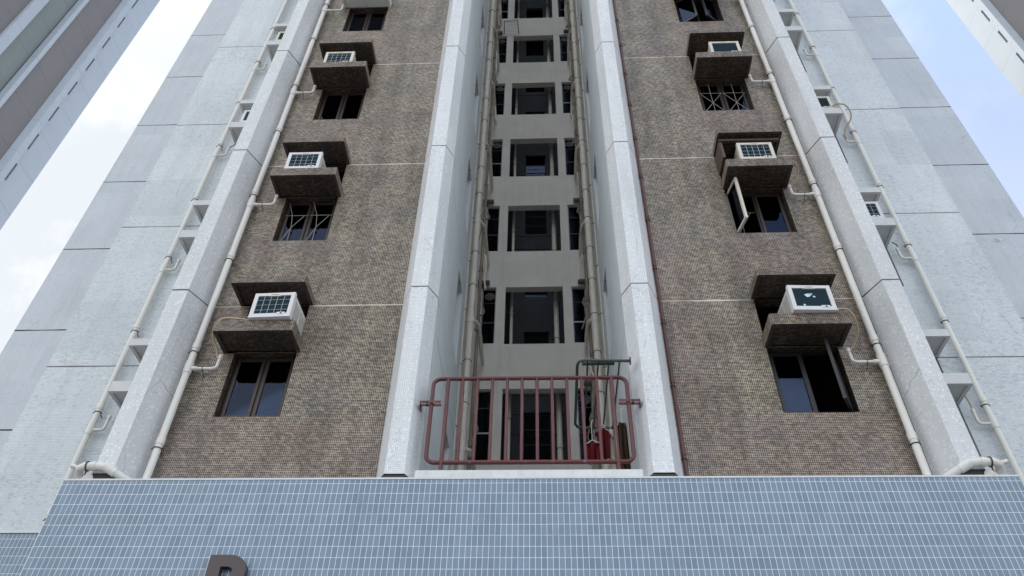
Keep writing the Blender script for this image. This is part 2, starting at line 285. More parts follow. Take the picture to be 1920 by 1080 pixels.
# ------------------------------------------------------------ geometry helpers
class MB:
    """collects faces in world coordinates; each face carries a material name"""
    def __init__(s): s.v = []; s.f = []; s.m = []; s.names = []
    def mi(s, n):
        if n not in s.names: s.names.append(n)
        return s.names.index(n)
    def quad(s, pts, mat):
        i = len(s.v); s.v += [tuple(p) for p in pts]; s.f.append(tuple(range(i, i+len(pts)))); s.m.append(s.mi(mat)); return s
    def box(s, x0, x1, y0, y1, z0, z1, mat, bottom=None, front=None):
        P = [(x, y, z) for z in (z0, z1) for y in (y0, y1) for x in (x0, x1)]
        for idx, mm in (((0, 1, 5, 4), front or mat), ((1, 3, 7, 5), mat), ((3, 2, 6, 7), mat), ((2, 0, 4, 6), mat), ((4, 5, 7, 6), mat), ((0, 2, 3, 1), bottom or mat)):
            s.quad([P[k] for k in idx], mm)
        return s
    def bbox(s, x0, x1, y0, y1, z0, z1, mat, c=.01, bottom=None):
        """box whose front vertical corners and front top/bottom edges are chamfered"""
        pl = [(x0, y1), (x0, y0+c), (x0+c, y0), (x1-c, y0), (x1, y0+c), (x1, y1)]
        return s.prism(pl, z0, z1, mat, cap_b=bottom or mat)
    def prism(s, poly, z0, z1, mats, cap_t=None, cap_b=None):
        """poly: list of (x, y) counter-clockwise seen from above; mats one name or one per side"""
        n = len(poly)
        a = sum(poly[i][0]*poly[(i+1) % n][1]-poly[(i+1) % n][0]*poly[i][1] for i in range(n))
        if a < 0:
            poly = poly[::-1]
            if not isinstance(mats, str): mats = [mats[(n-2-i) % n] for i in range(n)]
        for i in range(n):
            p, q = poly[i], poly[(i+1) % n]; mm = mats if isinstance(mats, str) else mats[i]
            if mm is None: continue
            s.quad([(p[0], p[1], z0), (q[0], q[1], z0), (q[0], q[1], z1), (p[0], p[1], z1)], mm)
        base = mats if isinstance(mats, str) else next(m_ for m_ in mats if m_)
        s.quad([(p[0], p[1], z1) for p in poly], cap_t or base)
        s.quad([(p[0], p[1], z0) for p in poly[::-1]], cap_b or base)
        return s
    def tube(s, pts, r, mat, n=10, close=False):
        pts = [Vector(p) for p in pts]; rings = []
        up = None
        for i, p in enumerate(pts):
            if close: d = (pts[(i+1) % len(pts)]-pts[i-1])
            elif i == 0: d = pts[1]-p
            elif i == len(pts)-1: d = p-pts[i-1]
            else: d = (pts[i+1]-p).normalized()+(p-pts[i-1]).normalized()
            d.normalize()
            if up is None: up = Vector((0, 0, 1)) if abs(d.z) < .9 else Vector((0, 1, 0))
            a = d.cross(up).normalized(); bb = a.cross(d).normalized(); up = bb
            rr = r[i] if isinstance(r, (list, tuple)) else r
            base = len(s.v)
            for k in range(n):
                w = 2*math.pi*k/n; s.v.append(tuple(p+rr*(math.cos(w)*a+math.sin(w)*bb)))
            rings.append(base)
        m_ = s.mi(mat); L = len(pts)
        for i in range(L if close else L-1):
            A, B = rings[i], rings[(i+1) % L]
            for k in range(n):
                s.f.append((A+k, A+(k+1) % n, B+(k+1) % n, B+k)); s.m.append(m_)
        if not close:
            s.f.append(tuple(rings[0]+k for k in range(n))[::-1]); s.m.append(m_)
            s.f.append(tuple(rings[-1]+k for k in range(n))); s.m.append(m_)
        return s
    def ring(s, c, r, tr, mat, axis='z', n=20):
        pts = []
        for k in range(n):
            w = 2*math.pi*k/n; u, v = r*math.cos(w), r*math.sin(w)
            pts.append({'z': (c[0]+u, c[1]+v, c[2]), 'y': (c[0]+u, c[1], c[2]+v), 'x': (c[0], c[1]+u, c[2]+v)}[axis])
        return s.tube(pts, tr, mat, 6, close=True)
    def build(s, name, parent=None, loc=(0, 0, 0), smooth=False, local=False, bevel=0):
        """vertices are world coordinates; the object's origin goes to loc. local=True: vertices already relative to parent"""
        me = bpy.data.meshes.new(name)
        off = Vector((0, 0, 0)) if local else Vector(loc)
        vs = [tuple(Vector(v)-off) for v in s.v]
        me.from_pydata(vs, [], s.f)
        for n_ in s.names: me.materials.append(MATS[n_])
        me.polygons.foreach_set('material_index', s.m)
        uvl = me.uv_layers.new(name='UVMap').data
        me.update()
        for p in me.polygons:
            nn = p.normal
            if abs(nn.z) > .8: tx, ty = Vector((1, 0, 0)), Vector((0, 1, 0))
            else:
                tx = Vector((-nn.y, nn.x, 0)).normalized(); ty = Vector((0, 0, 1))
                if abs(tx.x) >= abs(tx.y) and tx.x < 0 or abs(tx.x) < abs(tx.y) and tx.y < 0: tx = -tx
            for li in p.loop_indices:
                co = Vector(s.v[me.loops[li].vertex_index])
                uvl[li].uv = (co.dot(tx), co.dot(ty))
        if smooth:
            me.polygons.foreach_set('use_smooth', [len(p.vertices) == 4 for p in me.polygons])
            me.set_sharp_from_angle(angle=R(50))
        o = bpy.data.objects.new(name, me); C.objects.link(o)
        if parent:
            o.parent = parent
            o.location = (0, 0, 0) if local else Vector(loc)-parent.location
        else: o.location = Vector(loc)
        if bevel:
            md = o.modifiers.new('bevel', 'BEVEL'); md.width = bevel; md.segments = 2; md.limit_method = 'ANGLE'
        return o
def tag(o, label=None, cat=None, group=None, kind=None):
    for k, v in (('label', label), ('category', cat), ('group', group), ('kind', kind)):
        if v: o[k] = v
    return o
def empty(name, loc, label, cat, group=None):
    o = bpy.data.objects.new(name, None); C.objects.link(o); o.location = loc; o.empty_display_size = .2
    return tag(o, label, cat, group)
def kids(o): return [c for c in C.objects if c.parent == o]
def dup(o, dloc=(0, 0, 0), parent=None, top=True):
    """copy of an object with its children; shifted by dloc"""
    c = o.copy(); C.objects.link(c)
    c.location = o.location + Vector(dloc)
    c.parent = parent if parent is not None else o.parent
    for ch in kids(o): dup_child(ch, c)
    return c
def dup_child(o, par):
    c = o.copy(); C.objects.link(c); c.parent = par
    for ch in kids(o): dup_child(ch, c)
def wall(mb, axis, c, u0, u1, z0, z1, holes, mat, depth=.2, sgn=1, zones=(), reveal=None):
    """flat wall sheet with rectangular openings and their reveals.
    axis 'y': plane Y=c facing -Y, u is X. axis 'x': plane X=c, u is Y, sgn is direction of the reveal."""
    P = (lambda u, d, z: (u, c+d, z)) if axis == 'y' else (lambda u, d, z: (c+sgn*d, u, z))
    us = sorted({u0, u1, *[h[i] for h in list(holes)+[z_[:4] for z_ in zones] for i in (0, 1) if u0 < h[i] < u1]})
    zs = sorted({z0, z1, *[h[i] for h in list(holes)+[z_[:4] for z_ in zones] for i in (2, 3) if z0 < h[i] < z1]})
    for a, b_ in zip(us, us[1:]):
        for p, q in zip(zs, zs[1:]):
            um, zm = (a+b_)/2, (p+q)/2
            if any(h[0] < um < h[1] and h[2] < zm < h[3] for h in holes): continue
            mm = mat
            for z_ in zones:
                if z_[0] < um < z_[1] and z_[2] < zm < z_[3]: mm = z_[4]
            mb.quad([P(a, 0, p), P(b_, 0, p), P(b_, 0, q), P(a, 0, q)], mm)
    for h in holes:
        a, b_, p, q = h[:4]; rm = reveal or mat
        mb.quad([P(a, 0, p), P(a, 0, q), P(a, depth, q), P(a, depth, p)], rm)
        mb.quad([P(b_, 0, p), P(b_, depth, p), P(b_, depth, q), P(b_, 0, q)], rm)
        mb.quad([P(a, 0, p), P(a, depth, p), P(b_, depth, p), P(b_, 0, p)], rm)
        mb.quad([P(a, 0, q), P(b_, 0, q), P(b_, depth, q), P(a, depth, q)], rm)

# ------------------------------------------------------------ dimensions
G = -1.6; H = 2.79; XC = -0.17; TOP = 72.0; BY = 6.95; PY = 6.65; WY = 8.07; OY = 13.65; NY = 12.6
def mir(x, s): return XC + s*x
# ground
g_ = MB(); g_.quad([(-1500, -1500, G), (1500, -1500, G), (1500, 1500, G), (-1500, 1500, G)], 'asphalt')
tag(g_.build('ground'), kind='structure')
g_ = MB(); g_.box(-90, 90, -90, 90, G+.004, G+.14, 'paving'); tag(g_.build('pavement'), kind='structure')

# ------------------------------------------------------------ the tower
tower = empty('residential_tower', (XC, BY, G+.14), 'mosaic-clad block with brown window bays, white fins and a central light well', 'building')
zb = 3.40
# brown bays ---------------------------------------------------
NB = 24
for s in (-1, 1):
    mb = MB(); holes = []
    for k in range(NB):
        z = k*H
        a, b_ = sorted((mir(2.70, s), mir(3.44, s))) if s < 0 else sorted((mir(2.69, s), mir(3.48, s)))
        holes.append((a, b_, 4.67+z, 5.56+z)); holes.append((a, b_, 5.64+z, 6.29+z))
    u0, u1 = sorted((mir(1.545, s), mir(3.985, s)))
    rnd = random.Random(3+s)
    zones = []
    zones.append((u0, u1, zb, 4.63, 'mosaic_reddish'))
    for k in range(NB):
        z = k*H; a, b_, = holes[2*k][:2]
        zones.append((a-.12 if s > 0 else u0, b_+(.12 if s < 0 else .28), 3.95+z+rnd.uniform(0, .3), 4.67+z, 'mosaic_reddish'))
        zones.append((b_, u1, 5.5+z, 6.28+z, 'mosaic_reddish') if s > 0 else (u0, a, 5.5+z, 6.28+z, 'mosaic_reddish'))
        if k == 2: zones.append((u0 if s > 0 else u1-.7, u0+.9 if s > 0 else u1, 6.28+z, 6.6+z, 'mosaic_reddish'))
    if s > 0: zones.append((u0, u0+.42, zb, 7.6, 'mosaic_reddish'))
    wall(mb, 'y', BY, u0, u1, zb, TOP, holes, 'mosaic_brown', .14, zones=zones, reveal='mosaic_ledge_shaded')
    mb.build('brown_bay_wall', tower, (mir(2.7, s), BY, zb))
    # dark rooms behind the openings
    ib = MB()
    for k in range(NB):
        z = 3.9+k*H
        x0, x1 = u0+.05, u1-.05
        for q in ([(x0, BY+3, z), (x1, BY+3, z), (x1, BY+3, z+2.7), (x0, BY+3, z+2.7)], [(x0, BY+.15, z), (x0, BY+3, z), (x0, BY+3, z+2.7), (x0, BY+.15, z+2.7)],
                  [(x1, BY+.15, z), (x1, BY+3, z), (x1, BY+3, z+2.7), (x1, BY+.15, z+2.7)], [(x0, BY+.15, z), (x1, BY+.15, z), (x1, BY+3, z), (x0, BY+3, z)],
                  [(x0, BY+.15, z+2.7), (x1, BY+.15, z+2.7), (x1, BY+3, z+2.7), (x0, BY+3, z+2.7)]):
            ib.quad(q, 'interior_paint')
    ib.build('room_shell', tower, (mir(2.7, s), BY+.15, zb))
# piers ----------------------------------------------------------
for s in (-1, 1):
    sx = lambda x: mir(x, s)
    o_ = 4.315; i_ = 4.115
    poly = [(sx(o_), WY), (sx(o_), PY), (sx(i_), PY), (sx(3.975), BY), (sx(3.975), WY)]
    MB().prism(poly, 3.815, TOP, 'pier_mosaic', cap_b='base_trim').build('outer_pier', tower, (sx(4.2), PY, 3.815))
    pb = [(sx(o_+.02), WY), (sx(o_+.02), PY-.02), (sx(i_-.03), PY-.02), (sx(3.93), BY), (sx(3.93), WY)]
    MB().prism(pb, 3.52, 3.80, 'base_trim').build('pier_base', tower, (sx(4.2), PY, 3.52))
    # fins with the light-well side walls
    poly = [(sx(1.545), BY), (sx(1.405), PY), (sx(1.205), PY), (sx(1.105), 6.86), (sx(1.105), BY+.1), (sx(1.545), BY+.1)]
    MB().prism(poly, 3.797, TOP, 'fin_mosaic', cap_b='base_trim').build('well_fin', tower, (sx(1.3), PY, 3.797))
    pb = [(sx(1.56), BY), (sx(1.42), PY+.01), (sx(1.19), PY+.01), (sx(1.10), 6.87), (sx(1.10), BY+.1), (sx(1.56), BY+.1)]
    MB().prism(pb, 3.50, 3.79, 'base_trim').build('fin_base', tower, (sx(1.3), PY, 3.5))
    mb = MB(); holes = [(8.3, 8.86, 4.02+k*H, 5.44+k*H) for k in range(NB)]
    wall(mb, 'x', sx(1.105), BY+.1, 9.25, 3.45, TOP, holes, 'well_side_paint', .16, sgn=s)
    mb.quad([(sx(1.105), 9.25, 3.45), (sx(1.62), 9.25, 3.45), (sx(1.62), 9.25, TOP), (sx(1.105), 9.25, TOP)], 'well_side_paint')
    mb.quad([(sx(1.62), 9.25, 3.45), (sx(1.62), NY, 3.45), (sx(1.62), NY, TOP), (sx(1.62), 9.25, TOP)], 'well_back_paint')
    mb.build('well_side_wall', tower, (sx(1.1), 8, 3.45))
    vb = MB(); vb.box(*sorted((sx(1.28), sx(1.54))), 7.2, 9.1, 3.46, TOP-.2, 'dark_void'); vb.build('side_room_shell', tower, (sx(1.4), 8, 3.46))
    for k in range(8):
        z = k*H
        f = MB(); xg = sx(1.20)
        f.box(*sorted((xg, xg+s*.03)), 8.30, 8.34, 4.02+z, 5.44+z, 'frame_dark'); f.box(*sorted((xg, xg+s*.03)), 8.82, 8.86, 4.02+z, 5.44+z, 'frame_dark')
        f.box(*sorted((xg, xg+s*.03)), 8.34, 8.82, 4.02+z, 4.06+z, 'frame_dark'); f.box(*sorted((xg, xg+s*.03)), 8.34, 8.82, 5.40+z, 5.44+z, 'frame_dark')
        w = f.build('side_window', tower, (xg, 8.58, 4.02+z))
        MB().box(*sorted((xg+s*.01, xg+s*.018)), 8.34, 8.82, 4.06+z, 5.40+z, 'glass').build('pane', w, (xg, 8.58, 4.02+z)).location = (0, 0, 0)
    # wings
    mb = MB(); u0, u1 = sorted((sx(3.98), sx(6.55)))
    holes = []
    for k in range(NB):
        z = k*H; a, b_ = sorted((sx(4.35), sx(5.225 if s > 0 else 5.195)))
        holes.append((a, b_, 4.72+z, 5.55+z)); holes.append((a, b_, 5.65+z, 6.27+z))
    wall(mb, 'y', WY, u0, u1, 3.4, TOP, holes, 'wing_mosaic', .14)
    wall(mb, 'x', sx(6.55), WY, OY, 3.4, TOP, [], 'wing_mosaic', sgn=s)
    mb.build('wing_wall', tower, (sx(5.4), WY, 3.4))
    ib = MB(); ib.box(u0+.06, u1-.06, WY+.15, WY+2, 3.5, TOP-.3, 'dark_void'); ib.build('wing_room_shell', tower, (sx(5.2), WY+.15, 3.5))
    mb = MB(); wall(mb, 'y', OY, *sorted((sx(6.55), sx(12.47))), G+.14, TOP, [], 'outer_mosaic')
    mb.box(*sorted((sx(6.5), sx(12.47))), OY+.01, 24, G+.14, TOP, 'outer_mosaic')
    mb.build('outer_wing_wall', tower, (sx(9.5), OY, G+.14))
    # blue tiled dado of the wing, left one continues past the podium corner
    db = MB(); db.box(*sorted((sx(4.0), sx(6.58))), WY-.05, OY-.01, G+.14, 3.84, 'blue_tile'); db.build('tiled_dado', tower, (sx(5.5), WY, G+.14))
    db = MB(); db.box(*sorted((sx(4.6), sx(6.60))), WY-.065, WY+.02, 3.845, 3.87, 'white_grout'); db.build('dado_capping', tower, (sx(5.5), WY, 3.845))
    db = MB(); db.box(*sorted((sx(6.58), sx(12.49))), OY-.06, OY-.005, G+.14, 3.84, 'blue_tile'); db.build('tiled_dado', tower, (sx(9.5), OY, G+.14))
# light-well back wall -------------------------------------------
XW = -0.205
mb = MB(); holes = []
for k in range(NB):
    z = k*H
    holes += [(XW-.64, XW+.64, 4.65+z, 6.29+z), (XW-1.155, XW-.845, 4.67+z, 6.29+z), (XW+.83, XW+1.14, 4.67+z, 6.29+z)]
wall(mb, 'y', NY, mir(1.62, -1), mir(1.62, 1), 3.45, TOP, holes, 'well_back_paint', .17)
mb.quad([(mir(1.62, -1), NY+.17, 3.45), (XW-.64, NY+.17, 3.45), (XW-.64, NY+.17, TOP), (mir(1.62, -1), NY+.17, TOP)], 'shaft_paint') if 0 else None
mb.build('well_back_wall', tower, (XW, NY, 3.45))
# open shaft behind the central openings
sb = MB(); holes = [(XW-.39, XW+.36, 4.62+k*H, 6.04+k*H) for k in range(NB)]
wall(sb, 'y', 17.2, XW-1.25, XW+1.25, 3.45, TOP, holes, 'shaft_paint', .15)
for xs in (-1, 1):
    x = XW+xs*.80
    sb.quad([(x, NY+.17, 3.45), (x, 17.2, 3.45), (x, 17.2, TOP), (x, NY+.17, TOP)], 'shaft_paint')
sb.build('shaft_wall', tower, (XW, 17.2, 3.45))
MB().box(XW-.7, XW+.7, 17.5, 17.6, 3.45, TOP-.2, 'dark_void').build('shaft_room_shell', tower, (XW, 17.5, 3.45))
for xs in (-1, 1):
    a, b_ = sorted((XW+xs*.82, XW+xs*1.3))
    MB().box(a, b_, NY+.35, NY+.4, 3.45, TOP-.3, 'dark_void').build('service_room_shell', tower, ((a+b_)/2, NY+.35, 3.45))
# roof, rear wall and well floor
rb = MB()
rb.box(mir(6.55, -1), mir(1.62, -1), WY+.01, 24, TOP, TOP+.3, 'roofing'); rb.box(mir(1.62, 1), mir(6.55, 1), WY+.01, 24, TOP, TOP+.3, 'roofing')
rb.box(mir(3.97, -1), mir(1.11, -1), BY+.02, WY, TOP, TOP+.3, 'roofing'); rb.box(mir(1.11, 1), mir(3.97, 1), BY+.02, WY, TOP, TOP+.3, 'roofing')
rb.build('roof', tower, (XC, 15, TOP))
MB().box(mir(6.5, -1), mir(6.5, 1), 17.9, 24, G+.14, TOP-.01, 'outer_mosaic').build('rear_core', tower, (XC, 20, G+.14))
cb = MB(); cb.bbox(mir(1.10, -1), mir(1.10, 1), 6.62, 6.88, 3.56, 3.815, 'white_render', .012); cb.build('well_kerb', tower, (XC, 6.62, 3.56))
MB().box(mir(1.60, -1), mir(1.60, 1), 6.89, 17.1, 3.3, 3.60, 'well_back_paint').build('well_floor', tower, (XC, 9, 3.3))

# ledges and hoods on the brown bays ------------------------------
def shelf(name, x0, x1, yf, yb, z0, z1, mat, s_in, par, rim=.045, face=None):
    """slab with a shallow sunk soffit, as cast ledges have"""
    m_ = MB()
    c = .014
    pl = [(x0, yb), (x0, yf+c), (x0+c, yf), (x1-c, yf), (x1, yf+c), (x1, yb)]
    n = len(pl)
    zz = z0+.022
    for i in range(n):
        p, q = pl[i], pl[(i+1) % n]
        m_.quad([(p[0], p[1], z0), (q[0], q[1], z0), (q[0], q[1], z1), (p[0], p[1], z1)], face or mat)
    m_.quad([(p[0], p[1], z1) for p in pl[::-1]], face or mat)
    a0, a1, b0, b1 = x0+rim, x1-rim, yf+rim, yb
    # rim strips
    m_.quad([(x0, yf+c, z0), (x0, b1, z0), (a0, b1, z0), (a0, b0, z0), (x0+c, yf, z0)], s_in)
    m_.quad([(x1, yf+c, z0), (x1-c, yf, z0), (a1, b0, z0), (a1, b1, z0), (x1, b1, z0)], s_in)
    m_.quad([(x0+c, yf, z0), (a0, b0, z0), (a1, b0, z0), (x1-c, yf, z0)], s_in)
    m_.quad([(a0, b0, z0), (a0, b1, z0), (a0, b1, zz), (a0, b0, zz)], s_in); m_.quad([(a1, b0, z0), (a1, b0, zz), (a1, b1, zz), (a1, b1, z0)], s_in)
    m_.quad([(a0, b0, z0), (a0, b0, zz), (a1, b0, zz), (a1, b0, z0)], s_in)
    m_.quad([(a0, b0, zz), (a0, b1, zz), (a1, b1, zz), (a1, b0, zz)], mat)
    return m_.build(name, par, ((x0+x1)/2, yb, z0))
for s in (-1, 1):
    a, b_ = sorted((mir(2.655, s), mir(3.555, s)))
    if s > 0: a2, b2 = 2.50, 3.375
    else: a2, b2 = -3.745, -2.83
    hood = shelf('hood', a, b_, 6.525, BY, 6.285, 6.388, 'mosaic_ledge_shaded', 'rim_dark', tower, face='mosaic_ledge_face')
    ledge = shelf('ledge', a2, b2, 6.545, BY, 5.555, 5.708, 'mosaic_ledge_shaded', 'rim_dark', tower, face='mosaic_ledge_face')
    for k in range(1, 7):
        dup(hood, (0, 0, k*H))
        if (s, k) != (-1, 3): dup(ledge, (0, 0, k*H))
    if s < 0: shelf('ledge', a2, b2, 6.545, BY, 5.555+3*H, 5.708+3*H, 'white_render', 'white_render', tower)['label'] = 'plain pale rendered ledge without mosaic'
    a, b_ = sorted((mir(4.33, s), mir(5.245, s)))
    hood = shelf('hood', a, b_, 7.635, WY, 6.25, 6.362, 'ledge_white', 'ledge_white', tower)
    ledge = shelf('ledge', a, b_, 7.64, WY, 5.525, 5.68, 'ledge_white', 'ledge_white', tower)
    for k in range(1, 7):
        dup(hood, (0, 0, k*H)); dup(ledge, (0, 0, k*H))
# raised kerb frame round the hole of one right-hand bay
mb = MB(); z = H
for (x0, x1, y0, y1, z0, z1) in ((2.50, 2.54, 6.62, BY, 5.85+z, 6.235+z), (2.50, 3.34, 6.60, 6.64, 6.20+z, 6.235+z)):
    mb.box(x0, x1, y0, y1, z0, z1, 'louver_brown')
mb.build('timber_rail', tower, (2.9, BY, 6.2+z))

# ------------------------------------------------------------ windows of the brown bays
def sash(mb, x0, x1, y, z0, z1, mat, fw=.045, d=.035):
    mb.box(x0, x0+fw, y, y+d, z0, z1, mat); mb.box(x1-fw, x1, y, y+d, z0, z1, mat)
    mb.box(x0+fw, x1-fw, y+.001, y+d-.001, z0, z0+fw, mat); mb.box(x0+fw, x1-fw, y+.001, y+d-.001, z1-fw, z1, mat)
def window(x0, x1, z0, z1, mat='frame_bronze', opens=(0, 0), grille=0, edge=None, y=BY+.10):
    f = MB()
    loc = ((x0+x1)/2, y, z0)
    fw = .026
    sash(f, x0, x1, y, z0, z1, mat, fw, .05)
    xm = (x0+x1)/2
    f.box(xm-.012, xm+.012, y+.002, y+.048, z0+fw, z1-fw, mat)
    w = f.build('window', tower, loc)
    for i, (a, b_) in enumerate(((x0+fw, xm-.012), (xm+.012, x1-fw))):
        wd = b_-a
        lf = MB(); mm = edge if (edge and opens[i]) else mat
        sash(lf, 0 if i == 0 else -wd, wd if i == 0 else 0, -.018, 0, z1-z0-2*fw, mm, .034, .034)
        gp = MB(); q0, q1 = (.03, wd-.03) if i == 0 else (-wd+.03, -.03)
        gp.box(q0, q1, -.004, .002, .03, z1-z0-2*fw-.03, 'glass')
        lo = lf.build('sash', w, local=True)
        po = gp.build('pane', w, local=True)
        for ob in (lo, po):
            ob.location = Vector((a if i == 0 else b_, y+.0, z0+fw)) - Vector(loc)
            ob.rotation_euler = (0, 0, R(-opens[i]) if i == 0 else R(opens[i]))
        if grille:
            gb = MB(); yy = y+.062 if opens[0] else y-.035; h = z1-z0-2*fw
            P = lambda u, v: (a+u*wd, yy, z0+fw+v*h)
            segs = [((.0, .02), (1, .02)), ((0, .66), (1, .66))]
            if grille == 1: segs += [((.1, 0), (.4, .36)), ((.4, .36), (.4, 0)), ((.4, .36), (.3, .66)), ((.4, .36), (.85, .66)), ((.0, 1), (.3, .66))]
            else: segs += [((0, 0), (1, .66)), ((0, .66), (1, 0)), ((.5, 0), (.5, 1))]
            for p, q in segs: gb.tube([P(*p), P(*q)], .0042, 'grille_metal', 6)
            gb.build('grille', w, loc).location = (0, 0, 0)
    return w
WL = (-3.60, -2.88); WR = (2.53, 3.30)
spec = {(-1, 0): dict(), (-1, 1): dict(grille=1), (-1, 2): dict(), (-1, 3): dict(),
        (1, 0): dict(opens=(0, 62), mat='frame_dark'), (1, 1): dict(opens=(78, 0), grille=1, edge='ac_aged'), (1, 2): dict(grille=2), (1, 3): dict(opens=(35, 35), mat='frame_dark')}
for (s, k), kw in spec.items():
    x0, x1 = WL if s < 0 else WR
    window(x0, x1, 4.68+k*H, 5.55+k*H, **kw)
for s in (-1, 1):
    for k in range(4):
        a, b_ = sorted((mir(4.36, s), mir(5.19, s)))
        f = MB(); sash(f, a, b_, WY+.09, 4.73+k*H, 5.54+k*H, 'frame_dark', .035, .03)
        w = f.build('window', tower, ((a+b_)/2, WY+.09, 4.73+k*H))
        MB().box(a+.035, b_-.035, WY+.1, WY+.106, 4.765+k*H, 5.505+k*H, 'glass').build('pane', w, ((a+b_)/2, WY+.09, 4.73+k*H)).location = (0, 0, 0)
for (x0, x1, z0, z1, y, mm) in ((-3.54, -3.40, 4.72+2*H, 5.1+2*H, BY+.21, 'ac_side'), (2.58, 2.88, 4.73, 5.08, BY+.20, 'fan_grey')):
    mb = MB(); n = 14
    for i in range(n):
        a, b_ = x0+(x1-x0)*i/n, x0+(x1-x0)*(i+1)/n
        ya, yb = y+.012*math.sin(i*1.9), y+.012*math.sin((i+1)*1.9)
        mb.quad([(a, ya, z0), (b_, yb, z0), (b_, yb, z1), (a, ya, z1)], mm); mb.quad([(a, ya+.004, z0), (b_, yb+.004, z0), (b_, yb+.004, z1), (a, ya+.004, z1)], mm)
    mb.build('curtain', tower, (x0, y, z0))
# brown blinds filling the wing holes that hold no conditioner
for s, k in ((-1, 0), (-1, 1), (1, 1), (1, 2), (-1, 2)):
    a, b_ = sorted((mir(4.36, s), mir(5.19, s)))
    mb = MB()
    for j in range(5): mb.box(a, b_, WY-.06+.02*j, WY-.02+.02*j, 6.12-.085*j+k*H, 6.15-.085*j+k*H, 'louver_brown')
    if (s, k) in ((-1, 0), (1, 1), (1, 2)): mb.build('louver', tower, ((a+b_)/2, WY, 5.7+k*H))
# well windows ---------------------------------------------------
for k in range(8):
    for s in (-1, 1):
        x0, x1 = (XW-1.155, XW-.845) if s < 0 else (XW+.83, XW+1.14)
        z0, z1 = 4.67+k*H, 6.29+k*H; y = NY+.07
        f = MB(); sash(f, x0, x1, y, z0, z1, 'frame_alu', .022, .04)
        f.box(x0+.022, x1-.022, y+.002, y+.038, z0+.62, z0+.65, 'frame_alu'if (k+s) % 3 == 0 else 'frame_dark')
        f.box(x0+.022, x1-.022, y+.002, y+.038, z1-.42, z1-.40, 'frame_dark')
        w = f.build('well_window', tower, ((x0+x1)/2, y, z0))
        MB().box(x0+.022, x1-.022, y+.015, y+.021, z0+.02, z1-.02, 'glass').build('pane', w, ((x0+x1)/2, y, z0)).location = (0, 0, 0)
        rr = random.Random(k*7+s)
        if rr.random() < .75:
            fb = MB(); cx = (x0+x1)/2+rr.uniform(-.03, .03); cz = z1-.24
            fb.ring((cx, y-.02, cz), .10, .014, 'fan_grey', 'y'); fb.tube([(cx, y-.03, cz), (cx, y+.01, cz)], .085, 'frame_dark', 16)
            for j in range(5):
                w_ = 2*math.pi*j/5; fb.quad([(cx, y-.035, cz), (cx+.08*math.cos(w_), y-.03, cz+.08*math.sin(w_)), (cx+.08*math.cos(w_+.6), y-.045, cz+.08*math.sin(w_+.6))], 'fan_grey')
            fb.build('extractor_fan', w, ((x0+x1)/2, y, z0)).location = (0, 0, 0)
        # stub of duct above the window
        if rr.random() < .8:
            d = MB(); cx = x0+.06 if s < 0 else x1-.06
            d.tube([(cx-s*.10, y-.16, z1+.06), (cx+s*.16, y-.16, z1+.06)], .06, 'fan_grey', 14); d.tube([(cx+s*.1, y-.16, z1+.06), (cx+s*.1, y+.0, z1-.04)], .05, 'fan_grey', 12)
            d.build('duct_stub', w, ((x0+x1)/2, y, z0), smooth=True).location = (0, 0, 0)
# far windows of the shaft
for k in range(2, 8):
    z0, z1 = 4.62+k*H, 6.04+k*H; x0, x1 = XW-.39, XW+.36; y = 17.26
    f = MB(); sash(f, x0, x1, y, z0, z1, 'frame_dark', .035, .04)
    f.box(x0+.035, x1-.035, y+.002, y+.038, z0+.45, z0+.48, 'frame_dark'); f.box(x0+.035, x1-.035, y+.002, y+.038, z0+.9, z0+.93, 'frame_dark')
    w = f.build('shaft_window', tower, ((x0+x1)/2, y, z0))
    zt = z1-.03 if k not in (4, 6) else z0+.88
    MB().box(x0+.035, x1-.035, y+.015, y+.02, z0+.03, zt, 'glass' if k in (4, 6) else 'pane_dull').build('pane', w, ((x0+x1)/2, y, z0)).location = (0, 0, 0)

# ------------------------------------------------------------ podium
pod = empty('tiled_podium', (-.15, 6.27, G+.14), 'podium wall faced with blue rectangular tiles, running along the foot of the block', 'podium')
x0, x1 = -4.47, 4.168
pb = MB(); pb.box(x0, x1, 6.27, 7.95, G+.14, 3.52, 'blue_tile'); pb.build('tiled_wall', pod, (-.15, 6.27, G+.14))
pb = MB(); pb.box(x0-.004, x1+.004, 6.266, 6.9, 3.522, 3.540, 'white_grout'); pb.build('coping', pod, (-.15, 6.27, 3.522))

# the letter
cu = bpy.data.curves.new('sign_letter', 'FONT'); cu.body = 'B'; cu.size = .78; cu.extrude = .03; cu.bevel_depth = .0; cu.offset = .022
tmp = bpy.data.objects.new('tmp', cu); C.objects.link(tmp)
dg = bpy.context.evaluated_depsgraph_get(); me = bpy.data.meshes.new_from_object(tmp.evaluated_get(dg)); bpy.data.objects.remove(tmp)
xs = [v.co.x for v in me.vertices]; ys = [v.co.y for v in me.vertices]
sxx = .375/(max(xs)-min(xs)); syy = .52/(max(ys)-min(ys))
for v in me.vertices:
    a = (v.co.x-min(xs))*sxx; c_ = (v.co.y-max(ys))*syy
    v.co = Vector((a-.19, v.co.z-.0, c_+.52))
me.materials.clear(); me.materials.append(MATS['letter_brown'])
if not me.uv_layers: me.uv_layers.new(name='UVMap')
lt = bpy.data.objects.new('sign_letter', me); C.objects.link(lt); lt.location = (-2.655, 6.235, 2.262)
tag(lt, 'dark brown raised letter with a rounded top right corner, fixed on the blue tiled wall', 'letter')

